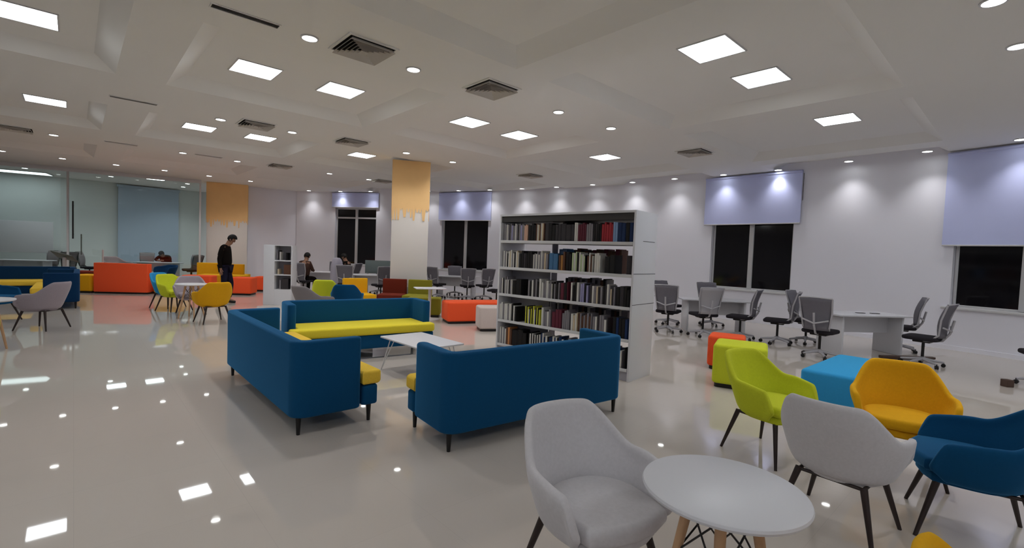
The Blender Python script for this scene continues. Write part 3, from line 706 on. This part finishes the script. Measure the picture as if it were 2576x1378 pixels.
# ------------------------------------------------------------------ left seating
put_tub('yellow','yellow armchair seen from behind at a small round table, left aisle',-6.0,9.6,142)
put('rt', mk_round_table, 'small round white table between the yellow, grey and lime armchairs on the left', (-6.72,10.05,0), 0)
put_tub('mauve','mauve grey armchair behind the small round table in the left aisle',-7.1,10.6,-50)
put_tub('lime','lime armchair in the left aisle, half behind the grey one',-7.75,11.0,-20)
put_tub('sky','pale blue armchair at the far left of the left aisle table',-8.25,11.5,-10)
put_tub('mauve','mauve grey armchair in side view before the blue sofa at the left edge',-8.08,8.22,186)
put_tub('blue','blue armchair cut by the left edge of the picture',-9.55,8.75,5,k=1.15)
put('rt', mk_round_table, 'round white table at the left edge of the picture', (-7.12,6.45,0), rad(30))
put_tub('lime','lime armchair cut off by the left edge of the picture',-6.32,5.42,120)
s = mk_sofa(2.0, shell='navy', inner='navy'); s['label'] = 'dark blue sofa seen at its arm end, left of the orange seating'; s.location = (-9.72,10.76,0); s.rotation_euler = (0,0,rad(132))
s = mk_sofa(2.1, shell='navy', inner='navy'); s['label'] = 'dark blue sofa with yellow seat facing the camera at the left edge'; s.location = (-11.95,13.1,0); s.rotation_euler = (0,0,rad(222))
# orange and yellow seating island
o = thing('high_backed_seat', 'big orange high-backed seat block in front of the glass partition', 'seat', (-12.12,13.85,0), rad(9))
MB().prism(rrect(0,1.42,0,.22,.02),.05,.89,.012,3).build('backrest', M['orange'], o); MB().prism(rrect(.02,1.4,.225,.9,.02),.05,.46,.03,3).build('seat_block', M['orange'], o); MB().box(.02,1.4,.02,.85,0,.055).build('plinth', M['black'], o)
ottoman('yellow',.6,.62,.52,'yellow ottoman joined to the left end of the orange seat block',-12.78,13.8,5)
ottoman('yellow',.75,.62,.52,'yellow ottoman joined to the right end of the orange seat block',-10.6,14.13,10)
ottoman('orange',.9,.5,.52,'low orange ottoman peeping out behind the right yellow ottoman',-10.6,15.3,10)
ottoman('rust',.8,.5,.54,'low red-brown ottoman peeping out behind the left yellow ottoman',-14.0,15.1,5)
block_seat('yellow high-backed seat behind the walking man, left of him',-11.3,18.0,10,'yellow',.9,.6,.84)
block_seat('yellow high-backed seat behind the walking man, right of him',-10.15,17.7,10,'yellow',.5,.6,.84)
ottoman('yellow',1.5,.6,.47,'low yellow bench in front of the yellow high-backed seats',-11.0,16.7,10)
ottoman('orange',.62,.55,.55,'orange ottoman to the right of the walking man',-8.7,14.75,8)
ottoman('orange',.6,.5,.5,'orange ottoman behind the other one, nearest the small white bookcase',-8.75,16.2,8)

# things behind or before the glass
o = thing('lectern', 'dark green-grey lectern with tilted top at the glass partition', 'lectern', (-13.75,14.7,0), rad(10))
MB().box(-.28,.3,-.22,.22,-.014,.014,.006,T=Matrix.Translation((0,0,1.0))@Matrix.Rotation(rad(14),4,'Y')@Matrix.Rotation(rad(-28),4,'X')).build('slanted_top', M['green_grey'], o)
MB().box(-.04,.04,-.03,.03,.02,.98,.006).build('post', M['white_metal'], o); MB().box(-.2,.2,-.2,.2,0,.025,.006).build('base', M['white_metal'], o)
o = thing('whiteboard', 'pale whiteboard standing behind the glass at the left edge', 'whiteboard', (-19.1,18.1,0), rad(30))
MB().box(-1.3,1.3,-.02,.02,.95,2.15,.01).build('board', M['white'], o); MB().box(-1.2,-1.15,-.2,.2,0,.96,.01).box(1.15,1.2,-.2,.2,0,.96,.01).build('stand', M['chair_frame'], o)
o = thing('wall_screen', 'tall blue-grey blind hanging on the wall behind the glass partition', 'blind', (-16.35,21.55,1.0), rad(48.3))
MB().box(-1.1,1.1,-.04,-.02,-.6,2.85).build('panel', M['wall_panel'], o); MB().box(-1.15,1.15,-.07,-.01,2.85,2.95,.01).build('roller', M['wall_panel'], o)
put('desk', mk_desk, 'long table behind the glass and the orange seat block', (-14.0,18.95,0), rad(12))
put('desk', mk_desk, 'table behind the glass below the whiteboard', (-17.2,16.9,0), rad(20))
for lab,x,y,az in [('dark office chair behind the glass, left end of the long table',-16.2,18.35,20),('office chair behind the glass on the far side of the long table',-15.3,20.0,-60),
  ('office chair behind the glass at the right end of the long table',-13.15,19.6,-100),('office chair behind the glass rightmost, in side view',-12.75,19.05,170),
  ('office chair behind the glass below the whiteboard, left one',-17.4,17.9,-90),('office chair behind the glass beside the lectern',-16.3,17.5,150)]:
    put_task(lab,x,y,az,kind='dgrey',frame='green_grey')
put_tub('dgrey','brownish grey armchair in front of the glass, just above the orange seat block',-13.15,16.0,-15,k=1.15,hb=1.02,ha=.85)
o = thing('floor_pole', 'thin white upright pole before the glass partition, above the orange seat block', 'pole', (-13.0,15.2,0))
MB().cyl((0,0,.02),(0,0,1.24),.025,n=12).build('pole', M['white_metal'], o); MB().lathe([(.15,0),(.15,.015),(.03,.03)],24).build('base', M['white_metal'], o)
put_tub('navy','navy blue low armchair in front of the glass, beside the yellow high-backed seat',-12.3,17.0,-100,hb=.75,ha=.7)

# ------------------------------------------------------------------ people
def skin_obj(name, m, parent, verts, edges, radii, root=0, sub=2):
    me = bpy.data.meshes.new(name); me.from_pydata(verts, edges, []); me.materials.append(m)
    o = bpy.data.objects.new(name, me); COL.objects.link(o); o.parent = parent
    md = o.modifiers.new('Skin','SKIN'); md.use_smooth_shade = True
    if not me.skin_vertices: me.attributes
    sv = me.skin_vertices[0].data
    for i,r in enumerate(radii):
        sv[i].radius = r if isinstance(r,tuple) else (r,r); sv[i].use_root = (i == root)
    ss = o.modifiers.new('Sub','SUBSURF'); ss.levels = 1; ss.render_levels = sub
    return o
class Sk:
    def __init__(s): s.v=[]; s.e=[]; s.r=[]
    def p(s, co, r, par=None):
        s.v.append(co); s.r.append(r); i = len(s.v)-1
        if par is not None: s.e.append((par,i))
        return i
    def chain(s, start, pts):
        k = start
        for co,r in pts: k = s.p(co,r,k)
        return k
def person(label, loc, az, J, top, bottom, hairm='hair', shoes='black', bald=False):
    """ J: joints with local x forward, y left. """
    o = thing('person', label, 'person', loc, az)
    b = Sk(); pel = b.p(J['pelvis'],(.13,.1)); sp = b.p(J['spine'],(.12,.09),pel); ch = b.p(J['chest'],(.13,.1),sp); nk = b.p(J['neck'],.052,ch)
    H = Vector(J['head']); fw = Vector(J['face']).normalized(); up = (H-Vector(J['neck'])).normalized()
    hb = b.p(tuple(H-up*.06),(.06,.06),nk); hc = b.p(tuple(H+up*.02),(.088,.082),hb); b.p(tuple(H+up*.075),(.066,.062),hc)
    b.p(tuple(H+fw*.1-up*.005),.013,hc)     # nose
    b.p(tuple(H+fw*.075-up*.075),.024,hb)   # chin
    tp = Sk(); t0 = tp.p(tuple(Vector(J['pelvis'])-Vector((0,0,.06 if J['pelvis'][2]>.8 else 0))),(.19,.17)); t1_ = tp.p(J['spine'],(.185,.165),t0); t2_ = tp.p(J['chest'],(.175,.145),t1_); tp.p(tuple(Vector(J['neck'])-up*.01),.068,t2_)
    bo = Sk(); b0 = bo.p(J['pelvis'],(.14,.12))
    for s_ in ('l','r'):
        sh,el,wr = J['sh'+s_],J['el'+s_],J['wr'+s_]
        a = b.chain(ch,[(sh,.05),(el,.036),(wr,.024)])
        d = (Vector(wr)-Vector(el)).normalized(); side = Vector((0,1 if s_=='l' else -1,0)); fwd = d.cross(side)
        if fwd.x < 0: fwd = -fwd
        palm = b.p(tuple(Vector(wr)+d*.06),(.03,.016),a)
        for i,(off,ln) in enumerate(((-.03,.068),(-.01,.08),(.01,.076),(.028,.058))):
            q = Vector(wr)+d*.085+fwd*off; b.chain(palm,[(tuple(q),.0095),(tuple(q+d*ln*.5-side*.006),.0085),(tuple(q+d*ln*.95-side*.02),.007)])
        q = Vector(wr)+d*.03+fwd*.035; b.chain(a,[(tuple(q),.011),(tuple(q+d*.045+fwd*.015),.009)])
        tp.chain(t2_,[(sh,.072),(el,.056),(tuple(Vector(wr)-d*.01),.045)])
        hp,kn,an,to = J['hp'+s_],J['kn'+s_],J['an'+s_],J['to'+s_]
        b.chain(pel,[(hp,.075),(kn,.052),(an,.036),(to,.03)])
        bo.chain(b0,[(hp,.095),(kn,.07),(tuple(Vector(an)+Vector((0,0,.03))),.058)])
        k = Sk(); A = Vector(an); T = Vector(to); k.p(tuple(A+Vector((-.05,0,-.04))),.04); k.chain(0,[(tuple(A.lerp(T,.4)+Vector((0,0,-.03))),.045),(tuple(T+Vector((.02,0,-.012))),.036)])
        skin_obj('shoe', M[shoes], o, k.v,k.e,k.r)
    skin_obj('body', M['skin'], o, b.v,b.e,b.r); skin_obj('jacket', M[top], o, tp.v,tp.e,tp.r); skin_obj('trousers', M[bottom], o, bo.v,bo.e,bo.r)
    h = MB(); 
    t = bmesh.new(); bmesh.ops.create_uvsphere(t, u_segments=20, v_segments=14, radius=.108)
    q = fw.to_track_quat('X','Z').to_matrix().to_4x4()
    bmesh.ops.delete(t, geom=[v for v in t.verts if (v.co.x > .045 and v.co.z < .045) or v.co.z < -.075], context='VERTS')
    for v in t.verts: v.co = Vector((v.co.x*1.02, v.co.y*.9, v.co.z*1.08))
    h.add(t, Matrix.Translation(H+up*.03)@q); h.build('hair', M[hairm], o, mods=(('SOLIDIFY',dict(thickness=.012)),))
    sd = fw.cross(up).normalized()
    for s_ in (-1,1):
        MB().ball(tuple(H+fw*.078+sd*s_*.032+up*.02),.011,8).build('eye', M['black'], o)
        MB().ball(tuple(H+sd*s_*.088-up*.005),.026,8,(.7,.5,1.2)).build('ear', M['skin'], o)
    return o
# walking man, seen in profile heading right, head bowed
person('man in black hooded jacket walking right with bowed head, beside the yellow armchair', (-7.6,12.7,0), rad(12), dict(
  pelvis=(0,0,.95), spine=(-.02,0,1.15), chest=(-.01,0,1.36), neck=(.04,0,1.5), head=(.13,0,1.63), face=(.75,0,-.6),
  shl=(0,.17,1.43), shr=(0,-.17,1.43), ell=(-.06,.22,1.15), elr=(-.07,-.22,1.14), wrl=(.0,.2,.9), wrr=(-.04,-.22,.88),
  hpl=(0,.09,.9), hpr=(0,-.09,.9), knl=(.1,.09,.5), knr=(.0,-.09,.49), anl=(.06,.09,.09), anr=(-.16,-.09,.1), tol=(.2,.09,.04), tor=(-.02,-.09,.04)), 'black_cloth','navy_cloth').scale = (1.04,1.04,1.04)
seat = dict(pelvis=(0,0,.56), spine=(.02,0,.76), chest=(.05,0,.98), neck=(.1,0,1.13), head=(.16,0,1.26), face=(.8,0,-.5),
  shl=(.06,.17,1.05), shr=(.06,-.17,1.05), ell=(.14,.22,.83), elr=(.14,-.22,.83), wrl=(.36,.12,.8), wrr=(.36,-.12,.8),
  hpl=(.05,.1,.55), hpr=(.05,-.1,.55), knl=(.45,.11,.54), knr=(.45,-.11,.54), anl=(.42,.11,.1), anr=(.42,-.11,.1), tol=(.58,.11,.05), tor=(.58,-.11,.05))
person('person with black hair in brown clothing sitting at the distant desk, back to the camera', (-6.75,15.52,0), rad(80), seat, 'brown_cloth','black_cloth')
person('person all in black sitting at the distant desk by the tall window', (-5.78,16.9,0), rad(170), seat, 'black_cloth','black_cloth')
lean = dict(seat); lean.update(spine=(.1,0,.74), chest=(.26,0,.9), neck=(.4,0,.98), head=(.5,0,1.06), face=(.5,0,-.9), shl=(.3,.18,.95), shr=(.3,-.18,.95), ell=(.4,.28,.82), elr=(.4,-.28,.82), wrl=(.6,.1,.8), wrr=(.6,-.1,.8))
person('person in dark clothing hunched over the long table behind the glass', (-14.3,19.9,0), rad(-80), lean, 'black_cloth','black_cloth')
